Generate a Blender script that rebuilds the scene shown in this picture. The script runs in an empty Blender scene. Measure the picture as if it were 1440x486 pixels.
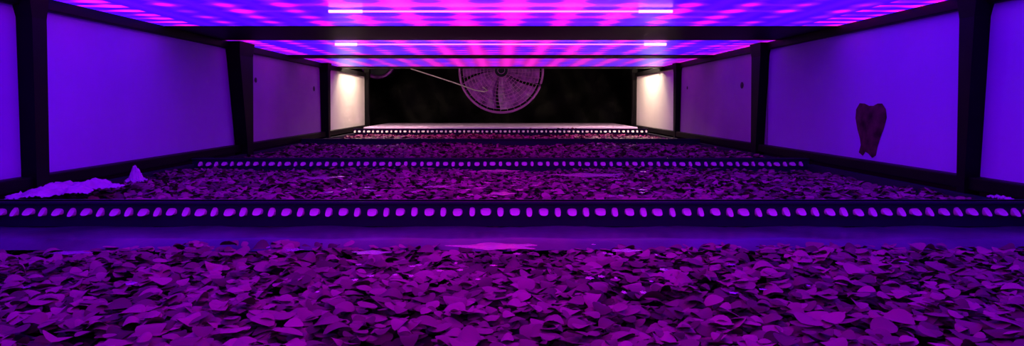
import bpy, bmesh, math, random
import numpy as np
from mathutils import Vector, Matrix
random.seed(4); rng=np.random.default_rng(4)
S=bpy.context.scene
S.view_settings.view_transform='Standard'
C=1.20   # eye height
W=1.0

# ---------------- materials ----------------
def mat(name, col, rough=.6, metal=0, var=.0, scale=8, bump=0, spec=.5, emis=None, es=0):
    m=bpy.data.materials.new(name); m.use_nodes=True
    nt=m.node_tree; b=nt.nodes['Principled BSDF']
    b.inputs['Roughness'].default_value=rough; b.inputs['Metallic'].default_value=metal
    b.inputs['Specular IOR Level'].default_value=spec
    tc=nt.nodes.new('ShaderNodeTexCoord'); n=nt.nodes.new('ShaderNodeTexNoise')
    n.inputs['Scale'].default_value=scale; n.inputs['Detail'].default_value=5
    nt.links.new(tc.outputs['Object'],n.inputs['Vector'])
    r=nt.nodes.new('ShaderNodeValToRGB')
    r.color_ramp.elements[0].position=.3; r.color_ramp.elements[1].position=.7
    r.color_ramp.elements[0].color=[c*(1-var) for c in col]+[1]
    r.color_ramp.elements[1].color=[min(1,c*(1+var)) for c in col]+[1]
    nt.links.new(n.outputs['Fac'],r.inputs['Fac']); nt.links.new(r.outputs['Color'],b.inputs['Base Color'])
    if bump:
        bp=nt.nodes.new('ShaderNodeBump'); bp.inputs['Strength'].default_value=bump; bp.inputs['Distance'].default_value=.02
        nt.links.new(n.outputs['Fac'],bp.inputs['Height']); nt.links.new(bp.outputs['Normal'],b.inputs['Normal'])
    if emis:
        b.inputs['Emission Color'].default_value=(*emis,1); b.inputs['Emission Strength'].default_value=es
    return m
M_panel=mat('panel_violet_lit',(.52,.34,.86),.55,var=.08,scale=2.5,spec=.12)  # white panel with the violet LED light put into its base colour
M_panel3=mat('panel_mauve_lit',(.46,.34,.50),.55,var=.12,scale=3,spec=.12)  # same panel, dimmer mauve light of the third bay put into colour
M_panel4=mat('panel_warm_lit',(.80,.74,.74),.5,var=.04,scale=3,spec=.2)  # same panel in the lamp-lit last bay, brightness put into colour
M_black=mat('black_metal',(.004,.003,.005),.5,var=.3,scale=20,spec=.1)
M_hole=mat('fixing_hole',(.01,.01,.01),.6)
M_dark=mat('dark_plastic',(.014,.010,.04),.45,var=.2,scale=12,spec=.3)
M_plug=mat('white_plug',(1,.86,.78),.5,var=.03)
M_lip=mat('tray_lip',(.07,.045,.12),.3,var=.5,scale=9,bump=.25)
M_wet_glint=mat('pink_wet_glint',(1,.35,.75),.22,metal=.85,var=.05,scale=40,bump=.06,spec=1.0)  # pink metallic base paints the LED glints on wet patches
M_soil=mat('dark_substrate',(.012,.006,.01),.9,var=.5,scale=60,bump=.5,spec=.1)
M_film=mat('white_film',(.62,.52,.62),.5,var=.2,scale=30,bump=.5)
M_stain=mat('stain',(.095,.055,.04),.8,var=.7,scale=30,spec=.1)
M_curt=mat('black_sheet',(.003,.002,.0023),.45,var=.6,scale=7,bump=.4,spec=.08)
M_floor=mat('concrete',(.1,.1,.1),.7,var=.2)
M_fan=mat('fan_blade_plastic',(.27,.03,.45),.3,var=.7,scale=18,bump=.7)
M_wire=mat('fan_wire',(.40,.07,.55),.35)
M_cable=mat('white_cable',(.5,.38,.5),.4)
M_ledge=mat('white_ledge',(.78,.52,1),.5,var=.1)
M_tube=mat('tube_glow',(.9,.7,.9),.4,emis=(1,.16,1),es=2.6)
M_tube_hot=mat('tube_glow_end',(.9,.9,.9),.4,emis=(1,.24,1),es=3.8)
M_white=mat('warm_tube',(.9,.9,.9),.4,emis=(1,.76,.54),es=62.0)

def led_mat(name, strength, magbias, edge=.72):
    m=bpy.data.materials.new(name); m.use_nodes=True; nt=m.node_tree; N=nt.nodes; L=nt.links
    b=N['Principled BSDF']; b.inputs['Base Color'].default_value=(.1,.1,.12,1); b.inputs['Roughness'].default_value=.3
    tc=N.new('ShaderNodeTexCoord'); sp=N.new('ShaderNodeSeparateXYZ'); L.new(tc.outputs['Object'],sp.inputs[0])
    def math_(op,a,bv=None,c=None):
        n=N.new('ShaderNodeMath'); n.operation=op
        for i,v in enumerate((a,bv,c)):
            if v is None: continue
            if isinstance(v,(int,float)): n.inputs[i].default_value=v
            else: L.new(v,n.inputs[i])
        return n.outputs[0]
    x=sp.outputs[0]; y=sp.outputs[1]
    sx=math_('SINE',math_('MULTIPLY',x,2*math.pi/.135))          # long LED rows
    sy=math_('SINE',math_('MULTIPLY',y,2*math.pi/.11))           # diode groups along rows
    ax=math_('ABSOLUTE',x)
    cen=math_('SUBTRACT',.62,math_('MULTIPLY',ax,edge))
    nz=N.new('ShaderNodeTexNoise'); nz.inputs['Scale'].default_value=5; L.new(tc.outputs['Object'],nz.inputs['Vector'])
    f=math_('ADD',math_('MULTIPLY',sx,.30),math_('MULTIPLY',sy,.22))
    f=math_('ADD',f,cen); f=math_('ADD',f,math_('MULTIPLY',math_('SUBTRACT',nz.outputs['Fac'],.5),1.3))
    f=math_('ADD',f,magbias)
    side=math_('GREATER_THAN',ax,.88)
    blk=math_('MULTIPLY',side,math_('GREATER_THAN',math_('SINE',math_('MULTIPLY',y,2*math.pi/.075)),.1))
    f=math_('ADD',f,math_('MULTIPLY',blk,.8))
    r=N.new('ShaderNodeValToRGB'); e=r.color_ramp.elements
    e[0].position=0; e[0].color=(.045,.001,1,1); e[1].position=1; e[1].color=(1,.012,.62,1)
    k=e.new(.35); k.color=(.16,.003,1,1); k=e.new(.6); k.color=(.68,.003,.8,1)
    L.new(f,r.inputs[0]); L.new(r.outputs[0],b.inputs['Emission Color'])
    st=math_('ADD',.7,math_('MULTIPLY',math_('MULTIPLY',sx,sx),.45))
    L.new(math_('MULTIPLY',st,strength),b.inputs['Emission Strength'])
    return m
M_led=led_mat('led_array',1.95,0,.88)
M_led_mid=led_mat('led_array_mid',1.2,.04)
M_led_far=led_mat('led_array_far',.95,.2)

# ---------------- helpers ----------------
def obj(name,me,mats,parent=None):
    o=bpy.data.objects.new(name,me); S.collection.objects.link(o)
    for m in (mats if isinstance(mats,(list,tuple)) else [mats]): me.materials.append(m)
    if parent: o.parent=parent
    return o
def empty(name,loc=(0,0,0)):
    e=bpy.data.objects.new(name,None); e.location=loc; S.collection.objects.link(e); return e
def bm_box(bm,x0,x1,y0,y1,z0,z1,mi=0):
    v=[bm.verts.new((x,y,z)) for x in (x0,x1) for y in (y0,y1) for z in (z0,z1)]
    for f in ((0,1,3,2),(4,6,7,5),(0,4,5,1),(2,3,7,6),(0,2,6,4),(1,5,7,3)):
        fc=bm.faces.new([v[i] for i in f]); fc.material_index=mi
def fin(bm,name,mats,parent=None,smooth=False,bevel=0):
    bmesh.ops.recalc_face_normals(bm,faces=bm.faces)
    me=bpy.data.meshes.new(name); bm.to_mesh(me); bm.free()
    if smooth:
        for p in me.polygons: p.use_smooth=True
    o=obj(name,me,mats,parent)
    if bevel:
        md=o.modifiers.new('bevel','BEVEL'); md.width=bevel; md.segments=2; md.limit_method='ANGLE'
    return o
def boxes(name,bl,mats,parent=None,bevel=0):
    bm=bmesh.new()
    for b in bl: bm_box(bm,*b)
    return fin(bm,name,mats,parent,bevel=bevel)
def tube(bm,pts,r,n=8,mi=0,cyc=False):
    rings=[]
    pts=[Vector(p) for p in pts]; K=len(pts)
    for i,p in enumerate(pts):
        a=pts[i-1] if (i>0 or cyc) else p; c=pts[(i+1)%K] if (i<K-1 or cyc) else p
        t=(c-a).normalized(); u=t.cross(Vector((0,.3,1)) if abs(t.z)<.95 else Vector((1,0,0))).normalized(); w=t.cross(u)
        rings.append([bm.verts.new(p+(u*math.cos(2*math.pi*k/n)+w*math.sin(2*math.pi*k/n))*r) for k in range(n)])
    for i in range(K if cyc else K-1):
        A=rings[i];B=rings[(i+1)%K]
        for k in range(n):
            f=bm.faces.new((A[k],A[(k+1)%n],B[(k+1)%n],B[k])); f.material_index=mi; f.smooth=True
    if not cyc:
        for R in (rings[0],rings[-1]):
            f=bm.faces.new(R); f.material_index=mi

# ---------------- room shell ----------------
YE=5.0
boxes('floor',[(-1.7,1.7,-1,6.3,-.05,0)],M_floor)
boxes('ceiling',[(-1.7,1.7,-1,6.3,2.4,2.45)],M_black)
bm=bmesh.new(); nx,nz=110,60
g=[[bm.verts.new((-1.7+3.4*i/nx, 6.1+.012*math.sin(i*.5+j*.35)+.01*math.sin(i*.23-j*.6)+random.uniform(-.006,.006), 2.4*j/nz)) for j in range(nz+1)] for i in range(nx+1)]
for i in range(nx):
    for j in range(nz): bm.faces.new((g[i][j],g[i+1][j],g[i+1][j+1],g[i][j+1]))
fin(bm,'wall_back',M_curt,smooth=True)
def disc_on_wall(bm,s,y,z,r):
    v=[bm.verts.new((s*(W-.0015),y+1.4*r*math.cos(k*math.pi/8),C+z+r*math.sin(k*math.pi/8))) for k in range(16)]
    c=bm.verts.new((s*(W-.004),y,C+z))
    for k in range(16):
        f=bm.faces.new((v[k],v[(k+1)%16],c)); f.material_index=1
def side(s,name):
    ys=[-.8,1.42,2.53,3.78,YE]
    bm=bmesh.new()
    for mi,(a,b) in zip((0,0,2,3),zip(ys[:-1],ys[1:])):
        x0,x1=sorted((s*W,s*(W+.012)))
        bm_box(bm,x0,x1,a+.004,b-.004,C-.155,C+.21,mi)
    for y,z,r in (((2.76,.10,.011),(3.62,.085,.014)) if s<0 else ((2.80,.08,.014),(3.62,.09,.009))):
        disc_on_wall(bm,s,y,z,r)
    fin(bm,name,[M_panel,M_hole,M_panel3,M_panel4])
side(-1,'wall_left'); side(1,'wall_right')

# ---------------- rack frame ----------------
rack=empty('grow_rack')
def post(s,y0t,y0b,y1,pr,nm):
    bm=bmesh.new()
    zt,zb=C+.235,C-.16
    def sec(z,y0,pr): return [bm.verts.new((s*a,b,z)) for a,b in ((1.0,y0),(1-pr,y0),(1-pr,y1),(1.0,y1))]
    lv=[sec(C+.8,y0t,pr),sec(zt,y0t-.02,pr+.008),sec(C+.18,y0t,pr),sec(zb,y0b,pr*.95),sec(0.0,y0b,pr*.95)]
    for A,B in zip(lv[:-1],lv[1:]):
        for k in range(4): bm.faces.new((A[k],A[(k+1)%4],B[(k+1)%4],B[k]))
    bm.faces.new(lv[0]); bm.faces.new(lv[-1])
    fin(bm,nm,M_black,rack)
for s,n in ((-1,'l'),(1,'r')):
    if s<0: post(s,1.40,1.405,1.445,.034,f'post_1_{n}')
    else: post(s,1.385,1.405,1.43,.034,f'post_1_{n}')
    if s<0: post(s,2.47,2.54,2.60,.05,f'post_2_{n}')
    else: post(s,2.52,2.56,2.61,.034,f'post_2_{n}')
    post(s,3.74,3.76,3.80,.045 if s<0 else .03,f'post_3_{n}')
    post(s,4.97,4.97,5.02,.03,f'post_4_{n}')
    x0,x1=sorted((s*.975,s*1.03))
    boxes(f'lower_rail_{n}',[(x0,x1,-.8,YE,C-.178,C-.150)],M_black,rack,bevel=.003)
    x0,x1=sorted((s*.985,s*1.03))
    boxes(f'upper_rail_{n}',[(x0,x1,-.8,YE,C+.204,C+.232)],M_black,rack,bevel=.003)
boxes('cross_beams',[(-1,1,1.99,2.41,C+.228,C+.27),(-1,1,3.14,3.33,C+.226,C+.27),(-1,1,4.09,4.22,C+.224,C+.36)],M_black,rack,bevel=.004)
boxes('shelf_deck',[(-1.03,1.03,-.8,5.05,C-.30,C-.275)],M_black,rack)
boxes('upper_deck',[(-1.03,1.03,-.8,5.05,C+.38,C+.40)],M_black,rack)

# ---------------- LED panels ----------------
def ledpanel(y0,y1,m,cross):
    e=empty('led_grow_light_panel')
    boxes('diffuser',[(-.985,.985,y0,y1,C+.2300,C+.238)],m,e)
    boxes('housing',[(-.985,.985,y0,y1,C+.2385,C+.262)],M_black,e)
    for (yy,hl,r0,r1) in cross:
        bm=bmesh.new()
        tube(bm,[(-hl+.08,yy,C+.222),(hl-.08,yy,C+.222)],r0,mi=0)
        for s in (-1,1): tube(bm,[(s*(hl-.08),yy,C+.222),(s*hl,yy,C+.222)],r1,mi=1)
        fin(bm,'light_bar',[M_tube,M_tube_hot],e)
    return e
ledpanel(-.6,1.985,M_led,[(1.62,.41,.0022,.0036)])
ledpanel(2.415,3.135,M_led_mid,[(2.50,.61,.0022,.0055)])
ledpanel(3.335,4.085,M_led_far,[])
e=empty('white_work_light')
boxes('lamp_tubes',[(s*.86-.1,s*.86+.1,4.30+.12*i,4.36+.12*i,C+.335,C+.35) for i in range(3) for s in (-1,1)],M_white,e,bevel=.01)
boxes('lamp_housing',[(-.97,.97,4.28,4.62,C+.3505,C+.378)],M_black,e)

# ---------------- perforated cross rails ----------------
def rail(y,top,bot,p=.0248,k1=1.0,name='perforated_tray_rail'):
    bm=bmesh.new()
    bm_box(bm,-.97,.97,y,y+.02,C-bot,C-top,0)
    bm_box(bm,-.97,.97,y-.006,y+.026,C-top-.004,C-top,0)
    if p:
        n=int(.96/p); zc=C-(top+.018)
        for k in range(-n,n+1):
            x=k*p+random.uniform(-.0008,.0008)
            w=(.0092 if k%2 else .0058)*random.uniform(.85,1.08)*k1; h=(.0060 if k%2 else .0074)*k1
            z=zc+random.uniform(-.0006,.0006); c=[]
            for a in range(16):
                t=2*math.pi*a/16; ct,st=math.cos(t),math.sin(t); ex=.72
                c.append((math.copysign(abs(ct)**ex,ct)*w,math.copysign(abs(st)**ex,st)*h))
            o=[bm.verts.new((x+a,y-.0005,z+b)) for a,b in c]
            i=[bm.verts.new((x+a*.85,y-.0075+.006*b/h,z+b*.85)) for a,b in c]
            for q in range(16):
                f=bm.faces.new((o[q],o[(q+1)%16],i[(q+1)%16],i[q])); f.material_index=1
            f=bm.faces.new(i); f.material_index=1
    fin(bm,name,[M_dark,M_plug])
rail(1.17,.168,.212); rail(2.12,.168,.215); rail(4.45,.158,.205,.03,1.15); rail(3.28,.166,.2,None,name='tray_divider_rail')

# ---------------- trays ----------------
def tray(y0,y1,d=.258):
    bm=bmesh.new()
    bm_box(bm,-.97,.97,y0,y1,C-.274,C-d,1)
    for s in (-1,1):
        a,b=sorted((s*.955,s*.972)); bm_box(bm,a,b,y0,y1,C-d,C-.185,0)
    return fin(bm,'growing_tray',[M_dark,M_soil])
tray(-.5,1.02); tray(1.2,2.10); tray(2.15,4.42); tray(4.48,4.66)
bm=bmesh.new()
ny,nx=6,120
g=[[bm.verts.new((-.97+1.94*i/nx,1.025+.14*j/ny,C-.211+.0012*math.sin(i*.5+j)+random.uniform(-.0006,.0006)-(.012 if j==0 else 0))) for j in range(ny+1)] for i in range(nx+1)]
for i in range(nx):
    for j in range(ny): bm.faces.new((g[i][j],g[i+1][j],g[i+1][j+1],g[i][j+1]))
fin(bm,'wet_gutter_lip',M_lip,smooth=True)
boxes('end_shelf',[(-.95,.95,4.68,5.7,C-.19,C-.155)],M_ledge,bevel=.003)
bm=bmesh.new()
def glint_patch(cx,cy,rx,ry,h):
    ph=random.uniform(0,6); n=36
    c=bm.verts.new((cx,cy,C-h+.0005))
    v=[bm.verts.new((cx+rx*math.cos(t)*(1+.22*math.sin(3*t+ph)+.14*math.sin(7*t)),cy+ry*math.sin(t)*(1+.25*math.sin(5*t+ph)),C-h)) for t in [2*math.pi*k/n for k in range(n)]]
    for k in range(n): bm.faces.new((v[k],v[(k+1)%n],c))
def at_px(px,py,rx,h,ry=None):
    z=h*950/(py-147); glint_patch((px-704)/950*z,z,rx/950*z,ry or .012,h)
for a in ((700,347,58,.2005,.022),(520,356,24,.201,.012),(95,356,28,.201,.011),(410,352,12,.201,.01),(880,353,20,.201,.011),(180,400,7,.200,.007),(830,392,6,.200,.007),(935,380,6,.200,.007)): at_px(*a)
for a in ((830,246,46,.179,.045),(705,272,18,.172,.025),(450,250,20,.176,.035),(620,262,12,.174,.02),(700,240,28,.180,.03)): at_px(*a)
for k in range(70):  # small added specks, pink highlights painted over the second leaf bed
    px=random.gauss(700,230); py=random.uniform(240,276); at_px(px,py,random.uniform(2.5,7),.174+(276-py)/36*.007,random.uniform(.006,.014))
for k in range(30):  # same painted glints over the front bed
    px=random.gauss(700,260); py=random.uniform(344,420); at_px(px,py,random.uniform(2,6),.202,random.uniform(.003,.006))
fin(bm,'wet_glint_patches',M_wet_glint,smooth=True)

# ---------------- leaves ----------------
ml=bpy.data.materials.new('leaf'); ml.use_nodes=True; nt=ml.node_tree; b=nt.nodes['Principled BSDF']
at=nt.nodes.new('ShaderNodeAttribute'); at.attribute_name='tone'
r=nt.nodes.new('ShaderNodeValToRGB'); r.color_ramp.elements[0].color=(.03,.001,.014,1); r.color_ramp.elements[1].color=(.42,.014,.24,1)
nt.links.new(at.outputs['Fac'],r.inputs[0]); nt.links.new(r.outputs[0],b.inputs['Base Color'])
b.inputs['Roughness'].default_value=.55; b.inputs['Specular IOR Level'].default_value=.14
def foliage(name,y0,y1,n,hn,hf,h1,sz,x=.955,tilt=12):
    prof=np.array([.42,.84,1.0,1.0,.84,.42]); R=len(prof); U=np.linspace(0,1,R); K=R*3
    px=rng.uniform(-x,x,n); py=rng.uniform(y0,y1,n)
    und=.5+.25*np.sin(px*9+py*5)+.25*np.sin(py*17-px*6.3+1)
    pat=.5+.25*np.sin(px*23+py*11+np.sin(py*31)*1.5)+.25*np.sin(py*37-px*15)
    low=rng.random(n)
    h0=hn+(hf-hn)*(py-y0)/(y1-y0)
    h=h1+(h0-h1)*(low**.7)*(.66+.34*und)
    az=rng.uniform(0,2*np.pi,n); L=sz*rng.uniform(.55,1.4,n); wd=L*rng.uniform(.4,.54,n)
    tx=np.radians(rng.normal(0,tilt,n)); ty=np.radians(rng.normal(0,tilt,n)); cup=rng.uniform(-.15,.2,n); dr=rng.uniform(0,.5,n)
    loc=np.zeros((n,K,3))
    for i in range(R):
        for j in range(3):
            s=(j-1)
            loc[:,i*3+j,0]=s*wd*prof[i]
            loc[:,i*3+j,1]=(U[i]-.5)*L*(1 if j==1 else .84)
            loc[:,i*3+j,2]=abs(s)*cup*wd*prof[i]*2-dr*L*(U[i]-.45)**2*2
    def rot(a,ca,i0,i1):
        c,s=np.cos(ca)[:,None],np.sin(ca)[:,None]
        p=a[:,:,i0]*c-a[:,:,i1]*s; q=a[:,:,i0]*s+a[:,:,i1]*c
        a[:,:,i0]=p; a[:,:,i1]=q
    rot(loc,az,0,1); rot(loc,tx,1,2); rot(loc,ty,0,2)
    loc[:,:,0]+=px[:,None]; loc[:,:,1]+=py[:,None]; loc[:,:,2]+=(C-h)[:,None]
    V=loc.reshape(-1,3)
    q=np.array([(i*3+j,i*3+j+1,i*3+j+4,i*3+j+3) for i in range(R-1) for j in range(2)])
    F=(q[None]+(np.arange(n)*K)[:,None,None]).reshape(-1,4)
    me=bpy.data.meshes.new(name); me.vertices.add(len(V)); me.vertices.foreach_set('co',V.ravel())
    me.loops.add(F.size); me.loops.foreach_set('vertex_index',F.ravel().astype(np.int32))
    me.polygons.add(len(F)); me.polygons.foreach_set('loop_start',np.arange(0,F.size,4,dtype=np.int32))
    me.polygons.foreach_set('use_smooth',np.ones(len(F),bool))
    me.update(calc_edges=True)
    a=me.attributes.new('tone','FLOAT','POINT')
    tone=np.clip(rng.beta(2,2,n)*1.4*(.06+.94*low**1.3)*(.7+.5*pat),0,1)  # lower leaves darkened: shade between leaves put into tone
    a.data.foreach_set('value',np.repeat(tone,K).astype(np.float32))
    return obj(name,me,ml)
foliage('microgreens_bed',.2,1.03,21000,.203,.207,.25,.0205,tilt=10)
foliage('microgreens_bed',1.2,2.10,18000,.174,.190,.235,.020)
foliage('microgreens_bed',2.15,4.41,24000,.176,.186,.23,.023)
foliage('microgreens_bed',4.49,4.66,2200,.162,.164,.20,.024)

# ---------------- crumpled white film along left wall ----------------
def film(cx,cy,rx,ry,h,amp,peak=None,seed=1):
    rnd=random.Random(seed); bm=bmesh.new(); n=50
    ph=[rnd.uniform(0,6) for _ in range(8)]
    vs={}
    for i in range(n+1):
        for j in range(n+1):
            u=i/n*2-1; v=j/n*2-1
            rr=math.hypot(u,v); an=math.atan2(v,u)
            if rr>.82+.1*math.sin(3*an+ph[0])+.07*math.sin(7*an+ph[1])+.04*math.sin(15*an): continue
            x=cx+u*rx; y=cy+v*ry
            z=amp*(1-rr*rr)*(1+.5*math.sin(u*9+v*5+ph[2])+.45*math.sin(v*13-u*7+ph[3])+.4*math.sin(u*23+ph[4])*math.sin(v*19+ph[5]))+rnd.uniform(-.002,.002)
            if peak:
                d=math.hypot(x-peak[0],y-peak[1]); z+=peak[2]*math.exp(-(d/peak[3])**2)
            vs[i,j]=bm.verts.new((x,y,C-h+z))
    for i in range(n):
        for j in range(n):
            k=[(i,j),(i+1,j),(i+1,j+1),(i,j+1)]
            if all(q in vs for q in k): bm.faces.new([vs[q] for q in k])
    for v in [v for v in bm.verts if not v.link_faces]: bm.verts.remove(v)
    fin(bm,'crumpled_white_film',M_film,smooth=True)
film(-.892,1.39,.085,.17,.177,.010,seed=1)
film(-.838,1.55,.026,.036,.176,.005,peak=(-.84,1.55,.032,.011),seed=5)
film(.945,1.27,.015,.035,.177,.003,seed=3)

# ---------------- dark stain on the right panel ----------------
bm=bmesh.new()
out=[(-.074,.05),(-.077,.025),(-.066,-.005),(-.052,-.03),(-.046,-.05),(-.056,-.07),(-.035,-.078),(-.022,-.066),(-.006,-.07),(.012,-.08),(.03,-.072),(.036,-.05),(.048,-.026),(.064,0),(.077,.03),(.072,.052),(.055,.066),(.034,.066),(.014,.060),(-.008,.060),(-.03,.066),(-.056,.067)]
cy,cz=1.825,C-.063
P=lambda a,b,o:(W-o,cy-a,cz+b)
c=bm.verts.new(P(0,0,.006)); A=[bm.verts.new(P(a*.7,b*.7,.005)) for a,b in out]; B=[bm.verts.new(P(a,b,.001)) for a,b in out]
for k in range(len(out)):
    k2=(k+1)%len(out)
    bm.faces.new((c,A[k],A[k2])); bm.faces.new((A[k],B[k],B[k2],A[k2]))
fin(bm,'dark_wall_stain',M_stain,smooth=True)

# ---------------- circulation fan at end of aisle ----------------
fan=empty('round_circulation_fan',(0.005,5.4,C+.27))
def ring(bm,R,y,r,n=64): tube(bm,[(R*math.cos(2*math.pi*k/n),y,R*math.sin(2*math.pi*k/n)) for k in range(n)],r,6,cyc=True)
bm=bmesh.new()
for k in range(1,13): ring(bm,.33*k/12,-.06*(1-(k/12)**2)-.02,.0022 if k<12 else .006)
ring(bm,.33,.06,.006)
for k in range(36):
    t=2*math.pi*k/36
    tube(bm,[(R*math.cos(t+.5*R),-.06*(1-(R/.33)**2)-.02,R*math.sin(t+.5*R)) for R in (.05,.12,.2,.27,.33)],.0016,5)
fin(bm,'guard_grille',M_wire,fan)
bm=bmesh.new()
for k in range(5):
    t0=2*math.pi*k/5; rows=[]
    for i in range(8):
        R=.05+.26*i/7; row=[]
        for j in range(8):
            a=t0+(j/7-.5)*(1.2-.05*i/7)+.25*i/7
            row.append(bm.verts.new((R*math.cos(a),.02+.05*(j/7-.5)+.01*math.sin(j),R*math.sin(a))))
        rows.append(row)
    for i in range(7):
        for j in range(7): bm.faces.new((rows[i][j],rows[i+1][j],rows[i+1][j+1],rows[i][j+1]))
fin(bm,'blades',M_fan,fan,smooth=True)
bm=bmesh.new()
tube(bm,[(0,-.045,0),(0,-.04,0),(0,.06,0)],.055,24); tube(bm,[(0,.06,0),(0,.2,0)],.075,24)
tube(bm,[(0,.13,.05),(0,.13,.93)],.012,10)
fin(bm,'motor_and_hanger',M_dark,fan)
bm=bmesh.new(); tube(bm,[(.335*math.cos(2*math.pi*k/64),.02,.335*math.sin(2*math.pi*k/64)) for k in range(64)],.008,8,cyc=True)
fin(bm,'shroud',M_wire,fan)

d=empty('round_air_duct',(-1.0,5.5,C+.35))
bm=bmesh.new()
for k in range(5): ring(bm,.13-.004*k,.03*k,.012,48)
fin(bm,'duct_rings',M_fan,d)
bm=bmesh.new(); tube(bm,[(0,.02,0),(0,.57,0)],.11,32); tube(bm,[(0,.3,.1),(0,.3,.85)],.008,8); fin(bm,'duct_body',M_dark,d)
bm=bmesh.new()
tube(bm,[(-.84,5.2,2.4),(-.84,5.2,C+.6),(-.80,5.2,C+.34),(-.68,5.2,C+.272),(-.52,5.2,C+.222),(-.36,5.2,C+.170),(-.2,5.2,C+.112),(-.13,5.2,C+.10),(-.10,5.24,C+.11),(-.14,5.28,C+.135)],.0045,8)
fin(bm,'white_power_cable',M_cable)

# ---------------- world + camera ----------------
w=bpy.data.worlds.new('w'); S.world=w; w.use_nodes=True
w.node_tree.nodes['Background'].inputs[0].default_value=(.02,.0,.04,1); w.node_tree.nodes['Background'].inputs[1].default_value=.1
cd=bpy.data.cameras.new('camera'); cam=bpy.data.objects.new('camera',cd); S.collection.objects.link(cam)
cd.sensor_width=36; cd.lens=950/1440*36; cd.clip_start=.02
pitch=2.0
cam.location=(0,0,C); cam.rotation_euler=(math.radians(90-pitch),0,0)
cd.shift_y=-(96-950*math.tan(math.radians(pitch)))/1440; cd.shift_x=16/1440
S.camera=cam
